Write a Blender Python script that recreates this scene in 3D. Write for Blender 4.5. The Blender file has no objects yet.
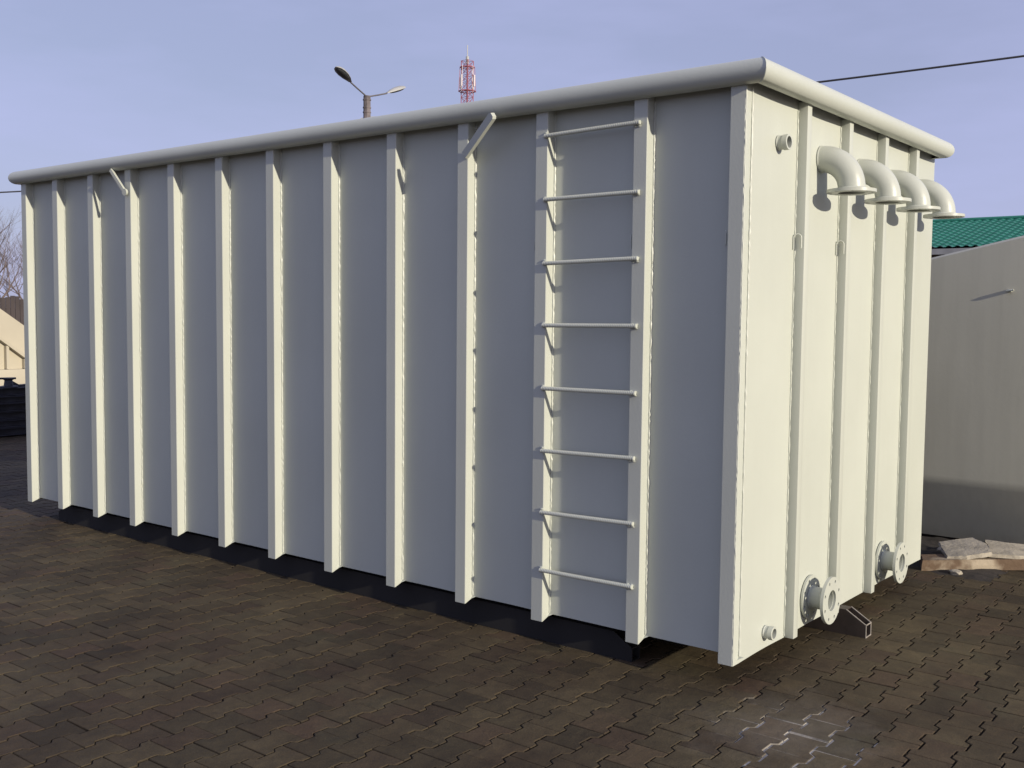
import bpy, bmesh, math, random
import numpy as np
from mathutils import Vector, Matrix
random.seed(7); rng = np.random.default_rng(7)
S = bpy.context.scene
C = S.collection
R = math.radians
Z0 = 0.14                                   # clearance under the tank

# ---------------------------------------------------------------- camera
cam = bpy.data.objects.new('camera', bpy.data.cameras.new('camera')); C.objects.link(cam)
yaw, pitch, roll = 2.23645277, -0.0674166535, 0.00953005332
f = Vector((math.cos(pitch)*math.cos(yaw), math.cos(pitch)*math.sin(yaw), math.sin(pitch)))
r = Vector((math.sin(yaw), -math.cos(yaw), 0)); u = r.cross(f)
r2 = r*math.cos(roll)+u*math.sin(roll); u2 = -r*math.sin(roll)+u*math.cos(roll)
m = Matrix((r2, u2, -f)).transposed().to_4x4(); m.translation = Vector((2.07818, -4.28545, 1.58995+Z0))
cam.matrix_world = m
cam.data.sensor_width = 36; cam.data.lens = 36*1047.35/1024
cam.data.clip_start = 0.05; cam.data.clip_end = 3000
S.camera = cam

# ---------------------------------------------------------------- light
sun_dir = Vector((1, -0.142, 0.28)).normalized()
EL = math.asin(sun_dir.z); AZ = math.atan2(sun_dir.x, sun_dir.y)
S.world = bpy.data.worlds.new('World'); S.world.use_nodes = True
nt = S.world.node_tree; bg = nt.nodes['Background']
sky = nt.nodes.new('ShaderNodeTexSky'); sky.sky_type = 'NISHITA'; sky.sun_disc = False
sky.sun_elevation = EL; sky.sun_rotation = AZ
sky.air_density = 1.0; sky.dust_density = 1.2; sky.ozone_density = 1.0
# thin high haze: a pale wash of cloud over the blue
tc = nt.nodes.new('ShaderNodeTexCoord')
mp = nt.nodes.new('ShaderNodeMapping'); mp.inputs['Scale'].default_value = (1.3, 1.3, 5.0)
nz = nt.nodes.new('ShaderNodeTexNoise'); nz.inputs['Scale'].default_value = 1.6; nz.inputs['Detail'].default_value = 5; nz.inputs['Roughness'].default_value = .55
cr = nt.nodes.new('ShaderNodeMapRange'); cr.inputs['From Min'].default_value = .38; cr.inputs['From Max'].default_value = .75
cr.inputs['To Min'].default_value = .58; cr.inputs['To Max'].default_value = .88
mx = nt.nodes.new('ShaderNodeMix'); mx.data_type = 'RGBA'
mx.inputs['B'].default_value = (7.0, 7.5, 12.0, 1)
L = nt.links.new
L(tc.outputs['Generated'], mp.inputs['Vector']); L(mp.outputs[0], nz.inputs['Vector']); L(nz.outputs['Fac'], cr.inputs['Value'])
L(cr.outputs[0], mx.inputs['Factor']); L(sky.outputs[0], mx.inputs['A']); L(mx.outputs['Result'], bg.inputs['Color'])
bg.inputs['Strength'].default_value = 0.073
sun = bpy.data.objects.new('sun', bpy.data.lights.new('sun', 'SUN')); C.objects.link(sun)
sun.data.energy = 4.85; sun.data.angle = R(0.6); sun.data.color = (1.0, 0.90, 0.73)
sun.rotation_euler = sun_dir.to_track_quat('Z', 'Y').to_euler()
S.view_settings.view_transform = 'Standard'; S.view_settings.look = 'None'
S.view_settings.exposure = 0.0; S.view_settings.gamma = 1

# ---------------------------------------------------------------- materials
def mat(name, col, rough=.6, metal=0., var=.12, scale=3., bump=0., bscale=60., col2=None, detail=6, spec=.5, streak=0.):
    M = bpy.data.materials.new(name); M.use_nodes = True
    t = M.node_tree; b = t.nodes['Principled BSDF']; l = t.links.new
    b.inputs['Roughness'].default_value = rough; b.inputs['Metallic'].default_value = metal
    b.inputs['Specular IOR Level'].default_value = spec
    co = t.nodes.new('ShaderNodeTexCoord')
    n = t.nodes.new('ShaderNodeTexNoise'); n.inputs['Scale'].default_value = scale; n.inputs['Detail'].default_value = detail
    l(co.outputs['Object'], n.inputs['Vector'])
    c2 = col2 or tuple(max(0, c*(1-2*var)) for c in col)
    ramp = t.nodes.new('ShaderNodeValToRGB'); ramp.color_ramp.elements[0].position = .3; ramp.color_ramp.elements[1].position = .62
    ramp.color_ramp.elements[0].color = (*c2, 1); ramp.color_ramp.elements[1].color = (*col, 1)
    l(n.outputs['Fac'], ramp.inputs[0]); out = ramp.outputs[0]
    if streak:
        mpp = t.nodes.new('ShaderNodeMapping'); mpp.inputs['Scale'].default_value = (9, 9, .55)
        s = t.nodes.new('ShaderNodeTexNoise'); s.inputs['Scale'].default_value = 2.2; s.inputs['Detail'].default_value = 5
        l(co.outputs['Object'], mpp.inputs[0]); l(mpp.outputs[0], s.inputs['Vector'])
        mr = t.nodes.new('ShaderNodeMapRange'); mr.inputs['From Min'].default_value = .3; mr.inputs['From Max'].default_value = .6
        mr.inputs['To Min'].default_value = 1-streak; mr.inputs['To Max'].default_value = 1
        l(s.outputs['Fac'], mr.inputs[0])
        mm = t.nodes.new('ShaderNodeMix'); mm.data_type = 'RGBA'; mm.blend_type = 'MULTIPLY'; mm.inputs['Factor'].default_value = 1
        l(out, mm.inputs['A']); l(mr.outputs[0], mm.inputs['B']); out = mm.outputs['Result']
    l(out, b.inputs['Base Color'])
    if bump:
        n2 = t.nodes.new('ShaderNodeTexNoise'); n2.inputs['Scale'].default_value = bscale; n2.inputs['Detail'].default_value = 4
        l(co.outputs['Object'], n2.inputs['Vector'])
        bp = t.nodes.new('ShaderNodeBump'); bp.inputs['Strength'].default_value = bump; bp.inputs['Distance'].default_value = .01
        l(n2.outputs['Fac'], bp.inputs['Height']); l(bp.outputs[0], b.inputs['Normal'])
    return M
PAINT = mat('light_grey_paint', (.486, .507, .450), .42, var=.03, scale=1.6, bump=.06, bscale=90, streak=.012)
PAINTW = mat('light_grey_wall_paint', (.486, .509, .450), .46, var=.035, scale=1.3, bump=.05, bscale=70, streak=.012)
PIPEP = mat('grey_pipe_paint', (.48, .50, .445), .38, var=.04, scale=5, bump=.05)
DARKIN = mat('dark_pipe_bore', (.10, .10, .095), .8, var=.2)
SKID = mat('brown_primed_steel', (.045, .033, .027), .6, var=.25, scale=9, bump=.1)
RIMSHADE = mat('brown_shade_inside_rim', (.10, .085, .065), .8)  # dark brown paints the shade inside the hollow rim
SKIDB = mat('runner_shade_black', (.012, .011, .011), .8, var=.2)  # near-black colour stands in for the shadow in the gap under the tank
SKIDE = mat('bare_steel_edge', (.32, .29, .26), .5, var=.15, scale=20)
GREYT = mat('beige_grey_tank_paint', (.53, .52, .43), .6, var=.06, scale=.8, bump=.05, bscale=40, streak=.06)
CREAM = mat('cream_tank_paint', (.44, .40, .31), .5, var=.06, scale=1)
DSTEEL = mat('dark_primed_steel', (.035, .036, .05), .45, var=.3, scale=6, metal=.3)
CONC = mat('broken_concrete', (.40, .36, .29), .9, var=.18, scale=9, bump=.6, bscale=30)
RUST = mat('stained_concrete', (.36, .30, .22), .9, col2=(.12, .078, .048), scale=3.4, bump=.7, bscale=25)
for e_, p_ in zip(RUST.node_tree.nodes['Color Ramp'].color_ramp.elements, (.46, .56)): e_.position = p_
GALV = mat('lamp_grey_metal', (.40, .40, .38), .5, var=.1)
ARMM = mat('dark_lamp_arm', (.13, .12, .12), .6)
LAMPG = mat('lamp_glass', (.07, .075, .08), .25)
POLEC = mat('pole_concrete', (.19, .165, .17), .9, var=.25, scale=4, bump=.3)
REDP = mat('red_mast_paint', (.36, .12, .15), .6, var=.1)
WHP = mat('white_mast_paint', (.70, .62, .62), .6, var=.05)
CABLE = mat('black_cable', (.03, .03, .035), .6)
BARK = mat('bare_bark', (.15, .115, .105), .9, var=.2, scale=8)
FENCE = mat('weathered_fence', (.055, .044, .044), .9, var=.25, scale=.6)
BRICKW = mat('brown_shed_wall', (.20, .15, .12), .85, var=.2, scale=2)
FASC = mat('pale_fascia', (.40, .40, .38), .6)
DARKGR = mat('near_black_ground', (.035, .028, .024), .95, var=.3, scale=12, bump=.8, bscale=20)
SAND = mat('white_joint_sand', (.50, .47, .42), .95, var=.25, scale=14, bump=.3)

# green metal tile roof: raised tile courses in the bump
GREEN = mat('green_roof_metal', (.028, .22, .145), .45, var=.08, scale=2)

# ---------------------------------------------------------------- helpers
def sharpen(bm, ang=32):
    for fc in bm.faces: fc.smooth = True
    a = R(ang)
    for e in bm.edges:
        if len(e.link_faces) == 2 and e.calc_face_angle(0) > a: e.smooth = False
def obj(name, bm, m, parent=None, loc=None, smooth=True):
    """one mesh object. bm is in world space; it is made local to the parent thing (or to loc)."""
    o0 = Vector(parent['_o']) if parent is not None else Vector(loc or (0, 0, 0))
    bmesh.ops.translate(bm, verts=bm.verts, vec=-o0)
    if smooth: bm.normal_update(); sharpen(bm)
    me = bpy.data.meshes.new(name); bm.to_mesh(me); bm.free()
    for mm in (m if isinstance(m, (list, tuple)) else [m]): me.materials.append(mm)
    o = bpy.data.objects.new(name, me); C.objects.link(o)
    if parent is not None: o.parent = parent
    else: o.location = o0
    o['_o'] = tuple(o0)
    return o
def tag(o, label, cat, group=None):
    o['label'] = label; o['category'] = cat
    o['kind'] = 'thing'
    if group: o['group'] = group
    return o
def thing(name, label, cat, loc, group=None):
    o = bpy.data.objects.new(name, None); C.objects.link(o); o.location = loc; o['_o'] = tuple(loc)
    o.empty_display_size = .2
    return tag(o, label, cat, group)
def struct(o): o['kind'] = 'structure'; return o
def stuff(o): o['kind'] = 'stuff'; return o
def bx(bm, x0, x1, y0, y1, z0, z1, bev=0., mi=0):
    g = bmesh.ops.create_cube(bm, size=1)
    vs = g['verts']
    for v in vs:
        v.co = Vector((x0+(v.co.x+.5)*(x1-x0), y0+(v.co.y+.5)*(y1-y0), z0+(v.co.z+.5)*(z1-z0)))
    fs = {fc for v in vs for fc in v.link_faces}
    for fc in fs: fc.material_index = mi
    if bev:
        es = {e for v in vs for e in v.link_edges}
        bmesh.ops.bevel(bm, geom=list(es), offset=bev, segments=2, affect='EDGES', profile=.6)
    return vs
def tube(bm, pts, rad, n=12, caps=True, mi=0, twist=None):
    pts = [Vector(p) for p in pts]
    rads = rad if isinstance(rad, (list, tuple)) else [rad]*len(pts)
    rings = []; up = None
    for i, p in enumerate(pts):
        d = (pts[min(i+1, len(pts)-1)]-pts[max(i-1, 0)]).normalized()
        if up is None:
            up = Vector((0, 0, 1)) if abs(d.z) < .9 else Vector((0, 1, 0))
        a = d.cross(up).normalized(); b = a.cross(d).normalized(); up = b
        rings.append([bm.verts.new(p+(a*math.cos(2*math.pi*k/n)+b*math.sin(2*math.pi*k/n))*rads[i]) for k in range(n)])
    for i in range(len(rings)-1):
        for k in range(n):
            fc = bm.faces.new((rings[i][k], rings[i][(k+1) % n], rings[i+1][(k+1) % n], rings[i+1][k])); fc.material_index = mi
    if caps:
        bm.faces.new(rings[0][::-1]).material_index = mi; bm.faces.new(rings[-1]).material_index = mi
    return rings
def frame_of(axis):
    axis = Vector(axis).normalized()
    up = Vector((0, 0, 1)) if abs(axis.z) < .9 else Vector((0, 1, 0))
    a = axis.cross(up).normalized(); b = a.cross(axis).normalized()
    return axis, a, b
def lathe(bm, origin, axis, prof, n=40, closed=True, mi=0):
    """revolve prof [(h along axis, radius)]; closed joins last to first (a ring body)"""
    origin = Vector(origin); ax, a, b = frame_of(axis)
    rings = [[bm.verts.new(origin+ax*h+(a*math.cos(2*math.pi*k/n)+b*math.sin(2*math.pi*k/n))*rr) for k in range(n)] for h, rr in prof]
    m_ = len(rings)
    for i in range(m_ if closed else m_-1):
        A = rings[i]; B = rings[(i+1) % m_]
        for k in range(n):
            fc = bm.faces.new((A[k], A[(k+1) % n], B[(k+1) % n], B[k])); fc.material_index = mi
    bmesh.ops.recalc_face_normals(bm, faces=bm.faces)
def flange(bm, origin, axis, r_in, r_out, th, bolts=8, r_b=None, r_h=.009):
    """annular plate with real bolt holes: each sector is a ring of faces round its hole"""
    origin = Vector(origin); ax, a, b = frame_of(axis)
    r_b = r_b or (r_in*.35+r_out*.65); K = bolts; q = 6; n = K*q; start = len(bm.faces)
    def P(rr, t, h): return origin+ax*h+(a*math.cos(t)+b*math.sin(t))*rr
    fl = []
    for k in range(K):
        t0 = 2*math.pi*k/K; t1 = 2*math.pi*(k+1)/K; tm = (t0+t1)/2; rings = []
        for h in (0., th):
            loop = [(r_out, t0+(t1-t0)*i/q) for i in range(q)]+[(r_out+(r_in-r_out)*i/3, t1) for i in range(3)]
            loop += [(r_in, t1+(t0-t1)*i/q) for i in range(q)]+[(r_in+(r_out-r_in)*i/3, t0) for i in range(3)]
            cpt = P(r_b, tm, h); e1 = (a*math.cos(tm)+b*math.sin(tm)); e2 = (-a*math.sin(tm)+b*math.cos(tm))
            outer = [P(rr, t, h) for rr, t in loop]
            vi = []
            for p in outer:
                g = math.atan2((p-cpt).dot(e2), (p-cpt).dot(e1)); vi.append(bm.verts.new(cpt+(e1*math.cos(g)+e2*math.sin(g))*r_h))
            vo = [bm.verts.new(p) for p in outer]; N = len(vo); want = ax if h else -ax
            for i in range(N):
                j = (i+1) % N; fc = bm.faces.new((vo[i], vo[j], vi[j], vi[i])); fc.normal_update()
                if fc.normal.dot(want) < 0: fc.normal_flip()
                fl.append(fc)
            rings.append(vi)
        A, B = rings
        for i in range(len(A)):
            j = (i+1) % len(A); fc = bm.faces.new((A[i], A[j], B[j], B[i])); fc.normal_update()
            c_ = fc.calc_center_median(); hc = P(r_b, tm, th/2)
            if fc.normal.dot(hc-c_) < 0: fc.normal_flip()
    for rr, sg in ((r_out, 1), (r_in, -1)):
        for i in range(n):
            t0, t1 = 2*math.pi*i/n, 2*math.pi*(i+1)/n
            fc = bm.faces.new([bm.verts.new(P(rr, t, h)) for t, h in ((t0, 0), (t1, 0), (t1, th), (t0, th))]); fc.normal_update()
            c_ = fc.calc_center_median()-origin-ax*th/2
            if fc.normal.dot(c_)*sg < 0: fc.normal_flip()
    bmesh.ops.remove_doubles(bm, verts=bm.verts, dist=.00005)
def bead(bm, p0, p1, rad=.004, step=.016):
    """a lumpy weld bead"""
    p0 = Vector(p0); p1 = Vector(p1); n = max(2, int((p1-p0).length/step))
    pts = [p0.lerp(p1, i/n)+Vector((random.uniform(-1, 1), random.uniform(-1, 1), 0))*rad*.18 for i in range(n+1)]
    tube(bm, pts, [rad*random.uniform(.5, 1.4) for _ in pts], n=6)

# ---------------------------------------------------------------- ground
def far_ground():
    bm = bmesh.new(); v = [bm.verts.new(p) for p in ((-900, -900, -.012), (900, -900, -.012), (900, 900, -.012), (-900, 900, -.012))]
    bm.faces.new(v)
    M = bpy.data.materials.new('yard_ground'); M.use_nodes = True; t = M.node_tree; b = t.nodes['Principled BSDF']; l = t.links.new
    co = t.nodes.new('ShaderNodeTexCoord'); n = t.nodes.new('ShaderNodeTexNoise'); n.inputs['Scale'].default_value = .8; n.inputs['Detail'].default_value = 8
    l(co.outputs['Object'], n.inputs['Vector'])
    rp = t.nodes.new('ShaderNodeValToRGB'); rp.color_ramp.elements[0].position = .35; rp.color_ramp.elements[1].position = .65
    rp.color_ramp.elements[0].color = (.05, .038, .028, 1); rp.color_ramp.elements[1].color = (.095, .075, .055, 1)
    l(n.outputs['Fac'], rp.inputs[0]); l(rp.outputs[0], b.inputs['Base Color']); b.inputs['Roughness'].default_value = .95
    struct(obj('ground', bm, M, smooth=False))
far_ground()

PX, PY = .1513, .2035
def pavers():
    w, a, hl = PX/2, .013, PY/2
    prof = [(w+a, -hl), (w+a, -.058), (w-a, -.040), (w-a, .040), (w+a, .058), (w+a, hl)]
    base = np.array(prof+[(-x, -y) for x, y in prof])
    # inward normals for the inset of a concave outline
    def inset(P, d):
        out = []
        n = len(P)
        for i in range(n):
            p0, p1, p2 = P[i-1], P[i], P[(i+1) % n]
            e0 = (p1-p0)/np.linalg.norm(p1-p0); e1 = (p2-p1)/np.linalg.norm(p2-p1)
            n0 = np.array([-e0[1], e0[0]]); n1 = np.array([-e1[1], e1[0]])
            mvec = (n0+n1); mvec = mvec/np.linalg.norm(mvec); k = d/max(.35, mvec@n0)
            out.append(p1+mvec*k)
        return np.array(out)
    # narrower straight joints, wider zigzag joints
    g = base*np.array([1, 1]); g = inset(g, .0025); g[:, 0] -= np.sign(g[:, 0])*.0012
    top = inset(g, .0024)
    n = 12
    V = []; F = []; cols = []; k = 0
    x_cols = range(-112, 26); 
    for ci in x_cols:
        cx = .302+PX*ci
        off = -.215 if ci % 2 == 0 else -.215+PY/2
        for ri in range(-20, 46):
            cy = off+PY*ri
            if cx < -9 and cy < -1: continue
            ang = random.gauss(0, .006); ca, sa = math.cos(ang), math.sin(ang)
            dx, dy = random.gauss(0, .0009), random.gauss(0, .0009); dz = random.gauss(0, .0011)
            tx, ty = random.gauss(0, .007), random.gauss(0, .007)
            for P, z in ((top, 0.), (g, -.0028), (g, -.02)):
                X = P[:, 0]*ca-P[:, 1]*sa; Y = P[:, 0]*sa+P[:, 1]*ca
                Z = z+dz+(X*tx+Y*ty if z > -.01 else 0)
                V.append(np.stack([X+cx+dx, Y+cy+dy, np.broadcast_to(Z, X.shape)], 1))
            F.append([k+i for i in range(n)])
            for i in range(n):
                j = (i+1) % n
                F.append([k+i, k+n+i, k+n+j, k+j]); F.append([k+n+i, k+2*n+i, k+2*n+j, k+n+j])
            k += 3*n
            r1, r2 = random.random(), random.random()
            cols += [(r1, r2, 0, 1)]*n+[(r1, r2, 1, 1)]*(2*n)
    V = np.concatenate(V)
    me = bpy.data.meshes.new('paving'); me.from_pydata(V.tolist(), [], F)
    ca = me.color_attributes.new('block', 'FLOAT_COLOR', 'POINT'); ca.data.foreach_set('color', np.array(cols, dtype=np.float32).ravel())
    M = bpy.data.materials.new('concrete_paver'); M.use_nodes = True; t = M.node_tree; b = t.nodes['Principled BSDF']; l = t.links.new
    N = t.nodes.new
    co = N('ShaderNodeTexCoord'); at = N('ShaderNodeAttribute'); at.attribute_name = 'block'
    sep = N('ShaderNodeSeparateColor'); l(at.outputs['Color'], sep.inputs[0])
    def noise(sc, det=5, ro=.6, vec=None):
        q = N('ShaderNodeTexNoise'); q.inputs['Scale'].default_value = sc; q.inputs['Detail'].default_value = det; q.inputs['Roughness'].default_value = ro
        l(vec or co.outputs['Object'], q.inputs['Vector']); return q.outputs['Fac']
    def ramp(src, p0, c0, p1, c1):
        q = N('ShaderNodeValToRGB'); q.color_ramp.elements[0].position = p0; q.color_ramp.elements[1].position = p1
        q.color_ramp.elements[0].color = (*c0, 1); q.color_ramp.elements[1].color = (*c1, 1); l(src, q.inputs[0]); return q.outputs[0]
    def mix(fac, A, B, mode='MIX'):
        q = N('ShaderNodeMix'); q.data_type = 'RGBA'; q.blend_type = mode
        if isinstance(fac, float): q.inputs['Factor'].default_value = fac
        else: l(fac, q.inputs['Factor'])
        l(A, q.inputs['A'])
        if isinstance(B, tuple): q.inputs['B'].default_value = (*B, 1)
        else: l(B, q.inputs['B'])
        return q.outputs['Result']
    large = noise(.9, 6)
    c = ramp(large, .36, (.044, .029, .015), .66, (.100, .077, .040))
    red = ramp(sep.outputs[0], .70, (0, 0, 0), .98, (.55, .55, .55))
    c = mix(red, c, (.072, .042, .026))
    val = ramp(sep.outputs[1], 0., (.68, .68, .68), 1., (1.18, 1.18, 1.18)); c = mix(1., c, val, 'MULTIPLY')
    mid = ramp(noise(11, 8, .7), .3, (.70, .70, .70), .7, (1.15, 1.15, 1.15)); c = mix(1., c, mid, 'MULTIPLY')
    grain = ramp(noise(170, 3, .6), .3, (.72, .72, .72), .72, (1.2, 1.2, 1.2)); c = mix(1., c, grain, 'MULTIPLY')
    moss = ramp(noise(2.3, 5), .55, (0, 0, 0), .75, (.4, .4, .4)); c = mix(moss, c, (.066, .064, .036))
    # pale efflorescence / cement dust near the corner of the tank
    mpn = N('ShaderNodeMapping'); mpn.inputs['Location'].default_value = (-.36*1.9, .20*1.5, 0); mpn.inputs['Scale'].default_value = (1.9, 1.5, 0)
    l(co.outputs['Object'], mpn.inputs[0])
    ln = N('ShaderNodeVectorMath'); ln.operation = 'LENGTH'; l(mpn.outputs[0], ln.inputs[0])
    ad = N('ShaderNodeMath'); ad.operation = 'MULTIPLY_ADD'; l(noise(5, 6, .65), ad.inputs[0]); ad.inputs[1].default_value = 1.5; ad.inputs[2].default_value = -.75
    sm = N('ShaderNodeMath'); sm.operation = 'ADD'; l(ln.outputs['Value'], sm.inputs[0]); l(ad.outputs[0], sm.inputs[1])
    dust = ramp(sm.outputs[0], .10, (.30, .30, .30), .80, (0, 0, 0)); c = mix(dust, c, (.22, .19, .15))
    rim_ = N('ShaderNodeMath'); rim_.operation = 'MULTIPLY'; l(sep.outputs[2], rim_.inputs[0])
    dirt = N('ShaderNodeMath'); dirt.operation = 'MULTIPLY'; l(sep.outputs[2], dirt.inputs[0]); dirt.inputs[1].default_value = .65; c = mix(dirt.outputs[0], c, (.030, .022, .014))
    d2 = ramp(sm.outputs[0], .05, (.8, .8, .8), .62, (0, 0, 0)); l(d2, rim_.inputs[1]); c = mix(rim_.outputs[0], c, (.50, .47, .41))
    l(c, b.inputs['Base Color']); b.inputs['Roughness'].default_value = .82; b.inputs['Specular IOR Level'].default_value = .35
    bp = N('ShaderNodeBump'); bp.inputs['Strength'].default_value = .55; bp.inputs['Distance'].default_value = .003; l(noise(120, 5, .65), bp.inputs['Height'])
    bp2 = N('ShaderNodeBump'); bp2.inputs['Strength'].default_value = .5; bp2.inputs['Distance'].default_value = .012; l(noise(14, 4, .6), bp2.inputs['Height']); l(bp.outputs[0], bp2.inputs['Normal'])
    l(bp2.outputs[0], b.inputs['Normal'])
    me.materials.append(M)
    o = bpy.data.objects.new('paving', me); C.objects.link(o); struct(o)
pavers()

def blob_sheet(cx, cy, rx, ry, z, jag=.25, n=40):
    bm = bmesh.new(); vs = []
    for k in range(n):
        t = 2*math.pi*k/n; q = 1+random.uniform(-jag, jag)
        vs.append(bm.verts.new((cx+rx*q*math.cos(t), cy+ry*q*math.sin(t), z)))
    bm.faces.new(vs); return bm
stuff(obj('joint_sand', blob_sheet(.43, -.29, .25, .38, -.0042), SAND, smooth=False))

def dark_ground():  # near-black, bumpy ground patch before and under the grey tank
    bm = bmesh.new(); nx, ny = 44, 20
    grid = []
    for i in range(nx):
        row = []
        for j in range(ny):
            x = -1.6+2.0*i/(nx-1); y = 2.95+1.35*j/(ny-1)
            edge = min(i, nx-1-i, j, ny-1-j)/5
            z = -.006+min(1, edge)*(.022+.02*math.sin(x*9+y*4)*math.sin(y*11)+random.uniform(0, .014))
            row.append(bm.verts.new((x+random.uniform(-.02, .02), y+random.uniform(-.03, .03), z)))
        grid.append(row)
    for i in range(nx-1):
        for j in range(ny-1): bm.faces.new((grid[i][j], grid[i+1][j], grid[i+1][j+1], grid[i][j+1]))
    stuff(obj('dark_ground', bm, DARKGR))
dark_ground()

# ---------------------------------------------------------------- the ribbed tank
LT, WT, HT, D, DE = 6.374, 2.73, 2.6, .062, .05
root = thing('storage_tank', 'large light grey ribbed steel tank with rungs and elbow pipes, standing on the paving', 'tank', (-LT/2, WT/2, 0))
studs_x = [-6.378, -5.892, -5.376, -4.872, -4.342, -3.802, -3.279, -2.743, -2.209, -1.674, -1.149, -.572, -.075]        # left edges
SW = .075

def side_wall(name, ys, z0, z1, sgn):
    bm = bmesh.new(); xs = []
    sx = sorted(studs_x); N = 12
    for i in range(12):
        a, b_ = sx[i]+SW, sx[i+1]
        for k in range(N): xs.append((a+(b_-a)*k/N, math.sin(math.pi*k/N)))
        xs.append((b_, 0))
    xs = [(-LT+.002, 0)]+xs+[(-.002, 0)]
    zs = [z0+(z1-z0)*k/26 for k in range(27)]
    rows = []
    for x, w in xs:
        row = []
        for k, z in enumerate(zs):
            e = min(1, min(z-z0, z1-z)/.35)
            wob = .0030*math.sin(3.1*x+2.3*z)+.0016*math.sin(6*z-1.7*x+2*math.sin(2.1*x))
            row.append(bm.verts.new((x, ys+sgn*((.0075*w)*(.35+.65*math.sin(e*math.pi/2))+wob*w), z)))
        rows.append(row)
    for i in range(len(rows)-1):
        for k in range(len(zs)-1):
            q = (rows[i][k], rows[i+1][k], rows[i+1][k+1], rows[i][k+1])
            bm.faces.new(q if sgn > 0 else q[::-1])
    geo = bm.faces[:]
    for fc in geo:
        fc.normal_update()
        if fc.normal.y*sgn > 0: fc.normal_flip()
    return obj(name, bm, PAINTW, root)
side_wall('side_wall', D, Z0+.03, Z0+HT+.03, 1)
side_wall('side_wall', WT-.02, Z0+.03, Z0+HT+.03, -1)
ey = [.56, 1.11, 1.66, 2.21]
def end_wall(x0, sgn, y0, y1):
    bm = bmesh.new(); cuts = [y0+.06]+[c for q in ey for c in (q, q+.05)]+[y1]; ys = [(y0, 0)]
    for i in range(0, len(cuts), 2):
        a, b_ = cuts[i], cuts[i+1]
        for k in range(11): ys.append((a+(b_-a)*k/10, math.sin(math.pi*k/10)))
    zs = [Z0+(HT+.03)*k/26 for k in range(27)]
    rows = [[bm.verts.new((x0-sgn*w*(.004+.0015*math.sin(2.3*z+y*3)), y, z)) for z in zs] for y, w in ys]
    for i in range(len(rows)-1):
        for k in range(len(zs)-1):
            q = (rows[i][k], rows[i+1][k], rows[i+1][k+1], rows[i][k+1]); bm.faces.new(q)
    for fc in bm.faces:
        fc.normal_update()
        if fc.normal.x*sgn < 0: fc.normal_flip()
    # weld beads beside every rib and at the corner
    if sgn > 0:
        for q in ey: bead(bm, (.002, q-.002, Z0+.01), (.002, q-.002, Z0+HT-.03), .004)
        bead(bm, (-.001, .004, Z0+.005), (-.001, .004, Z0+HT-.005), .0035)
    return obj('end_wall', bm, PAINTW, root)
end_wall(0, 1, 0.004, WT)
end_wall(-LT, -1, D, WT)
bm = bmesh.new(); bx(bm, -LT+.01, -.01, D+.01, WT-.03, Z0+.035, Z0+.045); obj('floor_plate', bm, PAINTW, root)
bm = bmesh.new(); bx(bm, -LT+.01, -.01, D+.01, WT-.03, Z0+HT+.055, Z0+HT+.061); obj('lid', bm, PAINTW, root)

def stud(x0, x1, ya, yb, xin_raise=.022):
    """side-wall rib: outer face at ya, running to the sheet at yb, foot cut at a slant"""
    bm = bmesh.new(); e = .003
    t = Z0+HT+.02
    sec = [(x0, yb, xin_raise), (x0, ya+e, .001), (x0+e, ya, 0), (x1-e, ya, 0), (x1, ya+e, .001), (x1, yb, xin_raise)]
    lo = [bm.verts.new((x, y, Z0+z)) for x, y, z in sec]; hi = [bm.verts.new((x, y, t)) for x, y, z in sec]
    n = len(sec)
    for i in range(n-1): bm.faces.new((lo[i], lo[i+1], hi[i+1], hi[i]))
    bm.faces.new(lo[::-1]); bm.faces.new(hi); bm.faces.new((lo[-1], lo[0], hi[0], hi[-1]))
    bead(bm, (x1+.003, yb-.002, Z0+.035), (x1+.003, yb-.002, Z0+HT-.01), .0055)
    bmesh.ops.recalc_face_normals(bm, faces=bm.faces)
    # small toe fillet where the rib meets the sheet at the foot
    v = [bm.verts.new(p) for p in ((x1, yb-.001, Z0+.0225), (x1+.028, yb-.001, Z0+.033), (x1, yb-.001, Z0+.033), (x1, yb-.018, Z0+.018))]
    bm.faces.new((v[0], v[1], v[3])); bm.faces.new((v[1], v[2], v[3])); bm.faces.new((v[0], v[2], v[1])); bm.faces.new((v[0], v[3], v[2]))
    return bm
for i, x in enumerate(sorted(studs_x)):
    if i == 12: bm = stud(x, -.001, 0, D); 
    else: bm = stud(x, x+SW, 0, D)
    obj('rib', bm, PAINT, root)
for q in ey:
    bm = bmesh.new(); bx(bm, -.001, DE, q, q+.052, Z0+.001, Z0+HT+.01, .003); 
    obj('rib', bm, PAINT, root)

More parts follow.
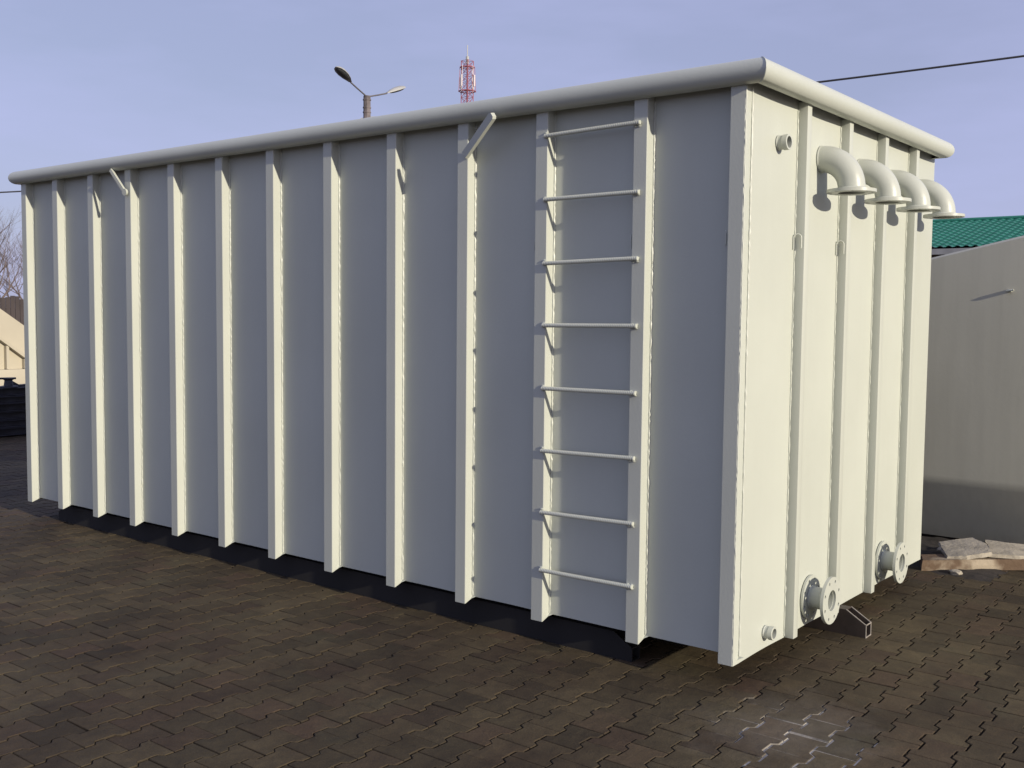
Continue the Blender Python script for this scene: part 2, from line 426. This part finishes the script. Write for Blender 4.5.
def rim():
    cr_, zc, rr = .026, 2.648, .052
    a0 = R(-106); NA = 20
    prof = [(cr_+rr*math.cos(a0+(math.pi/2-a0)*k/NA), zc+rr*math.sin(a0+(math.pi/2-a0)*k/NA)) for k in range(NA+1)]
    prof = [(prof[0][0]-.004, prof[0][1]+.0005)]+prof+[(-.075, 2.70)]; n_out = len(prof)
    ri = rr-.005
    prof += [(-.075, 2.695)]+[(cr_+ri*math.cos(a0+(math.pi/2-a0)*(NA-k)/NA), zc+ri*math.sin(a0+(math.pi/2-a0)*(NA-k)/NA)) for k in range(NA+1)]
    bm = bmesh.new()
    cs = [(-LT+.035, 0, -1, -1), (0, 0, 1, -1), (0, WT-.065, 1, 1), (-LT+.035, WT-.065, -1, 1)]
    rings = [[bm.verts.new((x+sx*(o+.042), y+sy*(o-.014), Z0+z)) for o, z in prof] for x, y, sx, sy in cs]
    n = len(prof)
    for i in range(4):
        A, B = rings[i], rings[(i+1) % 4]
        for k in range(n):
            fc = bm.faces.new((A[k], B[k], B[(k+1) % n], A[(k+1) % n])); fc.material_index = 1 if k >= n_out-1 else 0
    bmesh.ops.recalc_face_normals(bm, faces=bm.faces)
    # weld bead along the near mitre
    pts = [(cs[1][0]+o+.0425, cs[1][1]-o+.0135, Z0+z) for o, z in prof[3:n_out-2]]
    tube(bm, pts, .003, n=6)
    obj('rim', bm, [PAINT, RIMSHADE], root)
rim()

for k, z in enumerate([2.482, 2.163, 1.848, 1.533, 1.213, .897, .580, .276]):
    bm = bmesh.new(); n = 110; pts = []; rad = []
    for i in range(n+1):
        x = -1.086+.556*i/n
        pts.append((x, -.012-.002*math.sin(math.pi*i/n), Z0+z+(-.006+.012*i/n)*(1 if k in (0, 2, 5, 6) else .4)))
        rad.append(.0098+(.0016 if i % 2 else 0))
    tube(bm, pts, rad, n=14)
    for xw in (-1.142, -1.085, -.562, -.54):
        for sg in (-1, 1):
            if xw < -1.1: continue
            g = bmesh.ops.create_icosphere(bm, subdivisions=2, radius=.0065)
            for v in g['verts']: v.co = Vector((v.co.x*1.6*random.uniform(.85, 1.15), v.co.y*.8, v.co.z*random.uniform(.8, 1.1)))+Vector((xw+random.uniform(-.003, .003), -.002, Z0+z+sg*.009))
    obj('rung', bm, PAINT, root)

# two welded diagonal bars under the rim
def flatbar(p0, p1, w, t, eye):
    bm = bmesh.new(); p0 = Vector(p0); p1 = Vector(p1); d = (p1-p0).normalized()
    nrm = Vector((0, -1, 0)); nrm = (nrm-d*nrm.dot(d)).normalized(); s = d.cross(nrm)
    L_ = (p1-p0).length
    out = []
    if eye:
        for k in range(13):
            a_ = math.pi*.22+(2*math.pi-math.pi*.44)*k/12
            out.append((-math.cos(math.pi-a_)*-1*w*.85*1.0, math.sin(a_)*w*.85))
        out = [(math.cos(a_)*w*.95, math.sin(a_)*w*.95) for a_ in [R(32)+R(296)*k/14 for k in range(15)]]
        out += [(L_, -w/2), (L_, w/2)]
    else:
        out = [(0, w*.5), (0, -w*.5), (L_-.01, -w/2), (L_, -w*.3), (L_, w*.3), (L_-.01, w/2)]
    lo = [bm.verts.new(p0+d*a+s*b-nrm*t/2) for a, b in out]; hi = [bm.verts.new(p0+d*a+s*b+nrm*t/2) for a, b in out]
    n = len(out); bm.faces.new(lo); bm.faces.new(hi)
    for i in range(n): bm.faces.new((lo[i], lo[(i+1) % n], hi[(i+1) % n], hi[i]))
    bmesh.ops.recalc_face_normals(bm, faces=bm.faces)
    return bm
o = obj('diagonal_bar', flatbar((-1.617+.01, -.014, Z0+2.425), (-1.355, -.088, Z0+2.60), .040, .024, False), PAINT, root)
o['label'] = 'short diagonal bar leaning right in front of the rim'
o = obj('diagonal_bar', flatbar((-4.835, -.02, Z0+2.435), (-4.965, -.05, Z0+2.60), .026, .016, True), PAINT, root)
o['label'] = 'short diagonal bar with a round eye, leaning left'

def elbow(y):
    zc = Z0+2.378; Rb = .155; rp = .066
    bm = bmesh.new(); pts = [(-.01, y, zc)]
    for k in range(17):
        t = math.pi/2*k/16; pts.append((Rb*math.sin(t), y, zc-Rb+Rb*math.cos(t)))
    pts.append((Rb, y, zc-Rb-.012))
    tube(bm, pts, rp, n=36, caps=False)
    tube(bm, pts, rp-.006, n=36, caps=False, mi=1)
    lathe(bm, (.0, y, zc), (1, 0, 0), [(0, rp+.003), (.004, rp+.002), (.006, rp)], closed=False)
    for fc in bm.faces:
        if fc.material_index == 1: fc.normal_flip()
    e = obj('elbow_pipe', bm, [PIPEP, DARKIN], root)
    bm = bmesh.new(); flange(bm, (Rb, y, zc-Rb-.022), (0, 0, 1), rp-.002, .119, .016, 8, .099, .009)
    lathe(bm, (Rb, y, zc-Rb-.006), (0, 0, 1), [(0, rp+.009), (.006, rp+.007), (.011, rp+.001)], closed=False)
    obj('flange', bm, PIPEP, e)
for y in (.874, 1.410, 1.930, 2.430): elbow(y)

def nozzle(y, z):
    bm = bmesh.new(); rp = .056
    lathe(bm, (0, y, Z0+z), (1, 0, 0), [(-.02, rp), (.108, rp), (.108, rp-.006), (-.02, rp-.006)])
    lathe(bm, (.016, y, Z0+z), (1, 0, 0), [(0, rp+.007), (.004, rp+.005), (.007, rp)], closed=False)
    e = obj('flanged_nozzle', bm, PIPEP, root)
    for x, t in ((.0015, .012), (.106, .016)):
        bm = bmesh.new(); flange(bm, (x, y, Z0+z), (1, 0, 0), rp-.003 if x > .05 else rp, .121 if x > .05 else .114, t, 8, .098 if x > .05 else .095, .0085)
        obj('flange', bm, PIPEP, e)
    bm = bmesh.new(); lathe(bm, (-.03, y, Z0+z), (1, 0, 0), [(0, 0.0005), (.002, rp-.006)], closed=False)
    obj('bore', bm, DARKIN, e)
nozzle(.868, .142); nozzle(1.965, .136)
def stub(y, z, rr, ln):
    bm = bmesh.new(); lathe(bm, (0, y, Z0+z), (1, 0, 0), [(-.02, rr), (ln*.45, rr), (ln*.5, rr+.003), (ln-.001, rr+.003), (ln, rr+.002), (ln, rr-.006), (-.02, rr-.006)], n=28)
    lathe(bm, (0, y, Z0+z), (1, 0, 0), [(0, rr+.003), (.003, rr+.002), (.005, rr)], closed=False, n=28)
    e = obj('pipe_stub', bm, PIPEP, root)
    bm = bmesh.new(); lathe(bm, (-.0, y, Z0+z), (1, 0, 0), [(0, .0005), (.001, rr-.006)], closed=False, n=28)
    obj('bore', bm, DARKIN, e)
stub(.355, 2.392, .033, .05); stub(.345, .079, .030, .045)

def hook(p, d, w=.036, h=.062):
    bm = bmesh.new(); p = Vector(p); d = Vector(d).normalized(); pts = [p+Vector((0, 0, -h))]
    for k in range(9):
        t = math.pi*k/8; pts.append(p+d*(w/2-w/2*math.cos(t))+Vector((0, 0, w/2*math.sin(t))))
    pts.append(p+d*w+Vector((0, 0, -h*.9)))
    tube(bm, pts, .0032, n=8); obj('hook', bm, PAINT, root)
hook((.005, .538, Z0+1.965), (.9, .35, 0), .036, .056); hook((.005, 1.088, Z0+1.965), (.9, .35, 0), .036, .056)
for x in (-1.149, -.572, -.075): hook((x-.035, .052, Z0+1.955), (.5, -.85, 0), .03, .05)

# skids: channel runners under the floor, chamfered ends
def skid(xa, xb, ya, yb, mats):
    bm = bmesh.new(); t = .006; H_ = Z0-.004
    out = [(xa, 0), (xb, 0), (xb, H_*.52), (xb-.11, H_+.002), (xa+.11, H_+.002), (xa, H_*.52)]
    # web plate
    def plate(pts, y0, y1, mi=0):
        lo = [bm.verts.new((x, y0, z)) for x, z in pts]; hi = [bm.verts.new((x, y1, z)) for x, z in pts]; n = len(pts)
        fs = [bm.faces.new(lo), bm.faces.new(hi[::-1])]
        for i in range(n): fs.append(bm.faces.new((lo[i], hi[i], hi[(i+1) % n], lo[(i+1) % n])))
        for fc in fs: fc.material_index = mi
    plate(out, ya, ya+t)
    plate(out, yb-t, yb)
    for i in range(len(out)):
        if i in (1, 5, 2, 4): continue       # open ends and open chamfers
        a = Vector((out[i][0], 0, out[i][1])); b = Vector((out[(i+1) % 6][0], 0, out[(i+1) % 6][1]))
        z_ = t if i == 0 else -t
        plate([(a.x, a.z), (b.x, b.z), (b.x, b.z+z_), (a.x, a.z+z_)], ya+t, yb-t)
    # bright cut edges, a hair proud
    for (p, q) in ((out[1], out[2]), (out[2], out[3])):
        for y0 in (ya-.0005, yb-t-.0005):
            a = Vector((p[0], 0, p[1])); b = Vector((q[0], 0, q[1])); d = (b-a).normalized(); nn = Vector((d.z, 0, -d.x))
            pts = [a+nn*.0015, b+nn*.0015, b-nn*.002, a-nn*.002]
            plate([(v.x, v.z) for v in pts], y0, y0+t+.001, 1)
    bmesh.ops.recalc_face_normals(bm, faces=bm.faces)
    for zz in (0.0005, ):
        plate([(xb-.001, zz), (xb+.002, zz), (xb+.002, zz+t+.001), (xb-.001, zz+t+.001)], ya, yb, 1)
    for xx in (0.,):
        plate([(xb-.001, H_*.52-.003), (xb+.002, H_*.52-.003), (xb+.002, H_*.52+.003), (xb-.001, H_*.52+.003)], ya, yb, 1)
    obj('skid', bm, mats, root)
skid(-6.09, -.60, .11, .19, [SKIDB, SKIDB]); skid(-6.2, .166, 1.255, 1.335, [SKID, SKIDE]); skid(-6.09, -.60, 2.5, 2.58, [SKIDB, SKIDB])

# ---------------------------------------------------------------- grey tank body on the right
def grey_tank():
    t = thing('grey_tank', 'plain beige grey tank body with sloping top, right of and behind the ribbed tank', 'tank', (2, 5, 0))
    # side profile in x-z, wall at y = 3.9
    def ztop(x): return 2.176+.226*(x+.356)
    xs = [-1.4, -.356, .3, 1.2, 2.2, 5.4]
    top = [(-1.4, ztop(-1.4)), (2.4, ztop(2.4)), (5.4, ztop(2.4))]
    bm = bmesh.new(); y0, y1 = 3.9, 6.1; zk = .515
    def ring(x, zt):
        return [bm.verts.new(p) for p in ((x, y0+.21, .035), (x, y0+.018, zk-.05), (x, y0+.005, zk-.018), (x, y0, zk+.02), (x, y0, zt-.015), (x, y0+.015, zt), (x, y1, zt), (x, y1, zk), (x, y1-.21, .035))]
    rs = [ring(x, z) for x, z in top]
    for A, B in zip(rs, rs[1:]):
        for k in range(9): bm.faces.new((A[k], B[k], B[(k+1) % 9], A[(k+1) % 9]))
    bm.faces.new(rs[0]); bm.faces.new(rs[-1][::-1])
    bmesh.ops.recalc_face_normals(bm, faces=bm.faces)
    obj('body', bm, GREYT, t)
    bm = bmesh.new(); x, z = .215, 1.925
    bx(bm, x-.014, x+.014, y0-.03, y0-.001, z-.008, z+.012, .003); tube(bm, [(x-.02, y0-.03, z), (x+.03, y0-.034, z+.006)], .006, n=8)
    obj('bracket', bm, PAINT, t)
    bm = bmesh.new(); bx(bm, -1.2, 5.2, y0+.25, y0+.4, 0, .06); bx(bm, -1.2, 5.2, y1-.4, y1-.25, 0, .06); obj('runner', bm, SKID, t)
grey_tank()

def slab(name, label, outline, z0, z1, m, tilt=(0, 0), loc=None):
    bm = bmesh.new(); pts = []
    n = len(outline)
    for i in range(n):
        a = Vector(outline[i]); b = Vector(outline[(i+1) % n])
        for k in range(5):
            p = a.lerp(b, k/5); j = .006 if k else 0
            pts.append((p.x+random.uniform(-j, j), p.y+random.uniform(-j, j)))
    cx = sum(p[0] for p in pts)/len(pts); cy = sum(p[1] for p in pts)/len(pts)
    def zz(x, y): return tilt[0]*(x-cx)+tilt[1]*(y-cy)
    lo = [bm.verts.new((x, y, z0+zz(x, y))) for x, y in pts]
    mi = [bm.verts.new((x+random.uniform(-.006, .006), y+random.uniform(-.006, .006), (z0+z1)/2+zz(x, y))) for x, y in pts]
    hi = [bm.verts.new((cx+(x-cx)*.985, cy+(y-cy)*.985, z1+zz(x, y)+random.uniform(-.003, .002))) for x, y in pts]
    N = len(pts); bm.faces.new(lo[::-1]); bm.faces.new(hi)
    for A, B in ((lo, mi), (mi, hi)):
        for i in range(N): bm.faces.new((A[i], A[(i+1) % N], B[(i+1) % N], B[i]))
    bmesh.ops.recalc_face_normals(bm, faces=bm.faces)
    o = obj(name, bm, m, loc=(cx, cy, z0), smooth=False)
    return tag(o, label, 'slab')
slab('concrete_slab', 'long low concrete slab with rusty brown stain, under the pale broken slabs', [(-.07, 3.0), (.62, 3.62), (.5, 3.80), (-.13, 3.16)], .0, .075, RUST)
slab('concrete_slab', 'pale broken concrete slab lying on the left part of the long stained slab', [(.05, 3.17), (.16, 3.22), (.29, 3.35), (.22, 3.50), (.10, 3.60), (-.09, 3.44)], .095, .125, CONC, (.03, .16))
slab('concrete_slab', 'pale broken concrete slab lying at the right frame edge, beside the other pale piece', [(.27, 3.36), (.44, 3.47), (.60, 3.66), (.50, 3.82), (.30, 3.70), (.17, 3.66)], .090, .115, CONC, (-.12, .08))

for i_, (cx_, cy_, rr_, lab) in enumerate([(-.02, 3.36, .045, 'small dark-edged concrete chunk left of the pale broken slabs'), (.14, 3.05, .035, 'small concrete chunk on the paving in front of the long stained slab'), (.30, 3.22, .05, 'jagged concrete chunk leaning on the front edge of the long slab')]):
    if i_ == 2: continue
    zb = .077 if i_ == 0 else .0
    bm = bmesh.new(); bmesh.ops.create_icosphere(bm, subdivisions=2, radius=rr_)
    for v in bm.verts: v.co = Vector((v.co.x*1.3, v.co.y, max(-.3*rr_, v.co.z*.7)))*random.uniform(.8, 1.15)+Vector((cx_, cy_, zb+.3*rr_))
    tag(obj('concrete_chunk', bm, CONC, loc=(cx_, cy_, zb), smooth=False), lab, 'rubble')
# ---------------------------------------------------------------- green roofed building
def green_building():
    t = thing('green_roofed_building', 'low building with a green metal tile roof rising behind the grey tank', 'building', (2, 22, 0))
    xa, xb = -9.5, 26; ye, yr = 18., 21.6; ze, zr = 3.14, 3.98
    bm = bmesh.new()
    # corrugated, stepped metal tile sheet as real relief
    nx = int((xb-xa)/.17)*4; ny = 15
    def P(x, v, lift): return (x, ye+(yr-ye)*v, ze+(zr-ze)*v+lift)
    rows = []
    for j in range(ny):
        for e in (0, 1):
            v = (j+(e*.985))/ny; row = []
            for i in range(nx+1):
                x = xa+(xb-xa)*i/nx
                row.append(bm.verts.new(P(x, v, .018*math.sin(2*math.pi*i/4+math.pi*.25)+(.028 if e == 0 else 0))))
            rows.append(row)
    for A, B in zip(rows, rows[1:]):
        for i in range(nx): bm.faces.new((A[i], A[i+1], B[i+1], B[i]))
    v = [bm.verts.new(p) for p in ((xa, ye+.05, ze-.05), (xb, ye+.05, ze-.05), (xb, yr, zr-.05), (xa, yr, zr-.05), (xa, 2*yr-ye, ze), (xb, 2*yr-ye, ze), (xb, yr, zr-.004), (xa, yr, zr-.004))]
    bm.faces.new(v[:4][::-1]); bm.faces.new((v[7], v[6], v[5], v[4]))
    rf = obj('roof', bm, GREEN, t)
    bm = bmesh.new(); tube(bm, [(xa, yr, zr+.02), (xb, yr, zr+.02)], .05, n=10); obj('ridge_cap', bm, GREEN, rf)
    bm = bmesh.new(); bx(bm, xa, xb, ye-.02, ye+.02, ze-.13, ze-.015); obj('fascia', bm, FASC, t)
    bm = bmesh.new(); bx(bm, xa+.3, xb-.3, ye+.6, 2*yr-ye-.4, 0, ze-.02); obj('wall', bm, BRICKW, t)
    for i in range(10):
        x = xa+1.5+i*3.3; bm = bmesh.new()
        bx(bm, x, x+1.3, ye+.56, ye+.598, 1.1, 2.3); w_ = obj('window', bm, FASC, t)
        bm = bmesh.new(); bx(bm, x+.07, x+.62, ye+.552, ye+.559, 1.17, 2.23); bx(bm, x+.68, x+1.23, ye+.552, ye+.559, 1.17, 2.23); obj('pane', bm, LAMPG, w_)
green_building()

# ---------------------------------------------------------------- street lamp
def lamp():
    B = Vector((-23.117, 20.009, 0)); t = thing('street_lamp', 'concrete lamp post with two arms and oval heads rising behind the long rim', 'street lamp', tuple(B))
    zt = 8.75
    bm = bmesh.new(); tube(bm, [B, B+Vector((0, 0, zt))], [.16, .115], n=8)
    for z in (8.2, 8.35, 8.6): tube(bm, [B+Vector((0, 0, z)), B+Vector((0, 0, z+.04))], .135, n=8)
    obj('pole', bm, POLEC, t)
    view = Vector((25.2, -24.3, 0)).normalized(); rt = Vector((math.sin(yaw), -math.cos(yaw), 0))
    def arm(lat, tow, up, first):
        dirv = (rt*lat+view*tow+Vector((0, 0, up))); L_ = dirv.length; d = dirv.normalized()
        p0 = B+Vector((0, 0, zt-.12)); q = p0+dirv
        bm = bmesh.new(); tube(bm, [p0, p0+Vector((0, 0, .08))+dirv*.1, p0+dirv*.6+Vector((0, 0, .03)), q], .024, n=8)
        a = obj('arm', bm, ARMM, t)
        # cobra-head: flattened tapering shell with a glass bowl below
        s = d.cross(Vector((0, 0, 1))).normalized(); n_ = s.cross(d).normalized()
        for nm, mt_, zs, top in (('lamp_head', GALV, 1, True), ('lamp_glass', LAMPG, -1, False)):
            bm = bmesh.new(); prof = [(0, .045), (.08, .07), (.22, .125), (.42, .165), (.62, .16), (.76, .115), (.84, .04), (.855, .004)]
            if not top: prof = [(.14, .01), (.2, .085), (.34, .125), (.5, .135), (.64, .12), (.75, .07), (.79, .006)]
            rg = []
            for h, w_ in prof:
                row = []
                for k in range(9):
                    an = math.pi*k/8; hh = w_*(.62 if top else .42)*math.sin(an)*zs
                    row.append(bm.verts.new(q+(d*h+s*w_*math.cos(an)+n_*(hh+(0 if top else -.001)))*1.12))
                rg.append(row)
            for A_, B_ in zip(rg, rg[1:]):
                for k in range(8): bm.faces.new((A_[k], A_[k+1], B_[k+1], B_[k]))
                bm.faces.new((A_[8], A_[0], B_[0], B_[8]))
            bm.faces.new(rg[0]); bm.faces.new(rg[-1][::-1])
            bmesh.ops.recalc_face_normals(bm, faces=bm.faces)
            obj(nm, bm, mt_, a)
    arm(-.52, 1.05, .33, True); arm(.66, -.75, .36, False)
    bm = bmesh.new(); tube(bm, [B+Vector((0, 0, 8.06)), B+Vector((0, 0, 8.08))+rt*.35], .022, n=6); tube(bm, [B+Vector((0, 0, 8.02))-rt*.2, B+Vector((0, 0, 8.02))+rt*.2], .03, n=6)
    obj('cable_bracket', bm, GALV, t)
lamp()

# ---------------------------------------------------------------- lattice mast
def mast():
    B = Vector((-128.3, 147.3, 0)); t = thing('radio_mast', 'tall red and white lattice radio mast far off above the long rim', 'mast', tuple(B))
    def hw(z): return .80 if z > 38 else .80+(38-z)*.055
    levels = [0, 5, 10, 15, 20, 25, 29, 33, 36, 38]+[38+1.35*k for k in range(1, 9)]
    for bi, (za, zb) in enumerate([(0, 10), (10, 20), (20, 29), (29, 36), (36, 50)]):
        bm = bmesh.new(); lv = [z for z in levels if za <= z <= zb]; 
        for a, b in zip(lv, lv[1:]):
            ca = [B+Vector((sx*hw(a), sy*hw(a), a)) for sx, sy in ((-1, -1), (1, -1), (1, 1), (-1, 1))]
            cb = [B+Vector((sx*hw(b), sy*hw(b), b)) for sx, sy in ((-1, -1), (1, -1), (1, 1), (-1, 1))]
            for k in range(4):
                tube(bm, [ca[k], cb[k]], .085, n=5); tube(bm, [cb[k], cb[(k+1) % 4]], .04, n=4)
                tube(bm, [ca[k], cb[(k+1) % 4]], .04, n=4); tube(bm, [ca[(k+1) % 4], cb[k]], .04, n=4)
        tube(bm, [B+Vector((0, 0, lv[0])), B+Vector((0, 0, lv[-1]))], .11, n=5)
        obj('lattice_section', bm, REDP if bi % 2 == 0 else WHP, t)
    bm = bmesh.new(); tube(bm, [B+Vector((0, 0, 48.2)), B+Vector((0, 0, 49.6))], .28, n=8); tube(bm, [B+Vector((0, 0, 49.6)), B+Vector((0, 0, 51.7))], .09, n=6); obj('spire', bm, GALV, t)
    # antenna platform ring with vertical panels
    for z in (43.2, 47.6):
        bm = bmesh.new(); rr = 1.62 if z < 45 else 1.35
        pts = [B+Vector((rr*math.cos(2*math.pi*k/8), rr*math.sin(2*math.pi*k/8), z)) for k in range(9)]
        tube(bm, pts, .09, n=5, caps=False)
        for k in range(8): tube(bm, [B+Vector((0, 0, z+.2)), pts[k]], .05, n=4)
        obj('antenna_ring', bm, REDP, t)
    for k in range(8):
        an = 2*math.pi*k/8; x, y = 1.6*math.cos(an), 1.6*math.sin(an); bm = bmesh.new()
        tube(bm, [B+Vector((x, y, 43)), B+Vector((x*.86, y*.86, 47.8))], .06, n=4)
        if k % 2 == 0:
            c_ = B+Vector((x*1.05, y*1.05, 44.8)); bx(bm, c_.x-.14, c_.x+.14, c_.y-.14, c_.y+.14, 43.9, 46)
        obj('antenna', bm, WHP if k % 2 == 0 else REDP, t)
mast()

# ---------------------------------------------------------------- overhead cables
def cable(label, p0, p1, sag, rad):
    p0, p1 = Vector(p0), Vector(p1); bm = bmesh.new(); n = 40
    tube(bm, [p0.lerp(p1, k/n)-Vector((0, 0, 4*sag*(k/n)*(1-k/n))) for k in range(n+1)], rad, n=6)
    o0 = tuple(p0); return tag(obj('overhead_cable', bm, CABLE, loc=o0), label, 'cable')
d_ = Vector((-1.865+4.711, 13.277-12.385, .201))
pL = Vector((-4.711, 12.385, 5.385+Z0)); pR = Vector((-1.865, 13.277, 5.586+Z0))
up_ = Vector((0, 0, .235))
cable('black overhead cable running up to the right over the green roof', pL-d_*3+up_, pR+d_*4+up_, .25, .017)
a = Vector((-24.897, 8.842, 4.578+Z0)); b = Vector((-24.67, 9.298, 4.633+Z0)); dd = (b-a)
cable('thin grey overhead cable at the left edge beside the bare trees', a-dd*30, b+dd*8, .05, .02)

# ---------------------------------------------------------------- left background
def cream_tank():
    t = thing('cream_tank', 'sunlit cream steel tank with a sloping top and small ribs beyond the dark steel stack', 'tank', (-18, 7, 0))
    X = -17.0; Yf = 1.0
    # roof line in the y-z plane of the near face x = X
    bm = bmesh.new()
    def zt(y): return 1.74-.71*(y-4.95) if y > 4.3 else 2.2
    prof = [(3.2, 2.2), (4.3, 2.2), (6.3, .78), (6.3, .15), (3.2, .15)]
    depth = 2.6
    lo = [bm.verts.new((X-.03, y, z)) for y, z in prof]; hi = [bm.verts.new((X-depth, y, z)) for y, z in prof]
    n = len(prof); bm.faces.new(lo); bm.faces.new(hi[::-1])
    for i in range(n): bm.faces.new((lo[i], hi[i], hi[(i+1) % n], lo[(i+1) % n]))
    bmesh.ops.recalc_face_normals(bm, faces=bm.faces); obj('body', bm, CREAM, t)
    # sloping lip
    bm = bmesh.new(); a_ = [(4.0, 1.82), (6.35, .28+.14), (6.35, .42-.04), (4.0, 1.76)]
    A = [(3.3, 1.93), (4.9, 1.22), (6.35, .02+.14), (6.35, .06), (4.9, 1.16), (3.3, 1.87)]
    lo = [bm.verts.new((X-.03, y, z)) for y, z in A]; hi = [bm.verts.new((X+.10, y, z)) for y, z in A]
    n = 6; bm.faces.new(lo); bm.faces.new(hi[::-1])
    for i in range(n): bm.faces.new((lo[i], hi[i], hi[(i+1) % n], lo[(i+1) % n]))
    bmesh.ops.recalc_face_normals(bm, faces=bm.faces); obj('lip', bm, CREAM, t)
    for y in (3.6, 4.2, 4.70, 5.04, 5.37, 5.8):
        zl = 1.87-(y-3.3)*.444 if y < 4.9 else 1.16-(y-4.9)*.76
        if zl < .75: zl = .8
        bm = bmesh.new(); bx(bm, X-.03, X+.07, y-.025, y+.025, .63, zl); obj('rib', bm, CREAM, t)
    bm = bmesh.new(); bx(bm, X-.03, X+.10, 3.2, 6.3, .15, .62, .004); obj('base_band', bm, CREAM, t)
cream_tank()

grp = 'dark steel beams stacked at the left edge'
n = 0
for lay in range(6):
    for k in range(3):
        x = -12.0-.26*k-random.uniform(0, .05); z = .02+.108*lay
        y0 = 1.2+random.uniform(-.15, .25); y1 = 4.6+random.uniform(-.3, .3)
        if lay == 5 and k == 2: continue
        bm = bmesh.new(); bx(bm, x-.1, x+.1, y0, y1, z, z+.012); bx(bm, x-.1, x+.1, y0, y1, z+.09, z+.102); bx(bm, x-.006, x+.006, y0, y1, z+.012, z+.09)
        o = obj('steel_beam', bm, DSTEEL, loc=(x, y0, z)); o.rotation_euler.z = R(random.uniform(-1.2, 1.2)); tag(o, 'dark steel beam, %s row, %s layer of the stack at the left edge' % (['front', 'middle', 'rear'][k], ['lowest', 'second', 'third', 'fourth', 'fifth', 'topmost'][lay]), 'beam', grp); n += 1
for y in (1.8, 2.9, 4.0):
    pass
# cast valve on the stack
t = thing('valve', 'small dark cast valve sitting on the stack of steel beams', 'valve', (-12.0, 2.62, .66))
bm = bmesh.new(); lathe(bm, (-12.0, 2.62, .662), (0, 0, 1), [(0, .005), (0, .12), (.02, .12), (.03, .06), (.10, .05), (.12, .085), (.135, .085), (.136, .005)], n=16, closed=False); obj('body', bm, DSTEEL, t)
bm = bmesh.new(); tube(bm, [(-12.0, 2.50, .79), (-12.0, 2.72, .785)], .014, n=8); obj('handle', bm, DSTEEL, t)

bm = bmesh.new()
pr = [(2.66, .664), (2.70, .75), (2.80, .69), (3.05, .70), (3.30, .67), (3.3, .664)]
lo = [bm.verts.new((-12.06, y, z)) for y, z in pr]; hi = [bm.verts.new((-12.14, y, z)) for y, z in pr]
bm.faces.new(lo); bm.faces.new(hi[::-1])
for i in range(6): bm.faces.new((lo[i], hi[i], hi[(i+1) % 6], lo[(i+1) % 6]))
bmesh.ops.recalc_face_normals(bm, faces=bm.faces)
tag(obj('steel_offcut', bm, DSTEEL, loc=(-12.1, 2.95, .664), smooth=False), 'dark jagged steel offcut lying on the beam stack right of the valve', 'offcut')
def bare_tree(label, loc, h, seed, spread=.5):
    rd = random.Random(seed); t = thing('bare_tree', label, 'tree', loc, 'bare trees at the left horizon')
    bt = bmesh.new(); bc = bmesh.new()
    def grow(p, d, ln, rr, lev):
        n_ = 3; pts = [p]; q = p.copy(); dd = d.copy()
        for i in range(n_):
            dd = (dd+Vector((rd.uniform(-1, 1), rd.uniform(-1, 1), rd.uniform(-.4, .7)))*.16).normalized(); q = q+dd*ln/n_; pts.append(q.copy())
        rs = [rr*(1-.45*i/n_) for i in range(n_+1)]
        tube(bt if lev == 0 else bc, pts, rs, n=6 if lev < 2 else 3, caps=False)
        if lev >= 5: return
        for k in range(3 if lev else 5):
            fr = rd.uniform(.45, 1.); i = min(n_-1, int(fr*n_)); st = pts[i].lerp(pts[i+1], fr*n_-i)
            ax = Vector((rd.uniform(-1, 1), rd.uniform(-1, 1), rd.uniform(-.1, .6))).normalized()
            grow(st, (dd*.75+ax*spread*1.5).normalized(), ln*rd.uniform(.55, .8), rs[-1]*rd.uniform(.6, .85), lev+1)
        grow(pts[-1], dd, ln*.72, rs[-1]*.9, lev+1)
    grow(Vector(loc), Vector((0, 0, 1)), h*.36, h*.022, 0)
    obj('trunk', bt, BARK, t); obj('crown', bc, BARK, t)
bare_tree('bare tree at the left frame edge, the taller one over the fence', (-52.3, 21.6, 0), 7.2, 3)
bare_tree('bare tree just left of the tank corner, the lower one over the fence', (-54.2, 24.4, 0), 6.0, 11)
bare_tree('bare tree beyond the fence, left of the other two bare trees', (-54, 18, 0), 7, 5)

def fence():
    t = thing('board_fence', 'dark weathered board fence below the bare trees at the left', 'fence', (-42, 10, 0))
    P0, P1 = Vector((-39, -20, 0)), Vector((-37, 40, 0)); d = (P1-P0); L_ = d.length; d.normalize(); nn = Vector((-d.y, d.x, 0))
    bm = bmesh.new(); k = 0; s_ = 0
    while s_ < L_:
        w_ = .18; h = 2.15+random.uniform(-.08, .08)
        a = P0+d*s_; b = P0+d*(s_+w_-.015)
        vs = [a, b, b+nn*.03, a+nn*.03]; lo = [bm.verts.new(v) for v in vs]; hi = [bm.verts.new(v+Vector((0, 0, h))) for v in vs]
        for i in range(4): bm.faces.new((lo[i], lo[(i+1) % 4], hi[(i+1) % 4], hi[i]))
        bm.faces.new(hi); s_ += w_
    bmesh.ops.recalc_face_normals(bm, faces=bm.faces); obj('boards', bm, FENCE, t, smooth=False)
    bm = bmesh.new()
    for z in (.5, 1.7): tube(bm, [P0-nn*.0+Vector((0, 0, z))+nn*.06, P1+Vector((0, 0, z))+nn*.06], .04, n=4)
    obj('rail', bm, FENCE, t)
fence()

for o in bpy.data.objects:
    if '_o' in o: del o['_o']
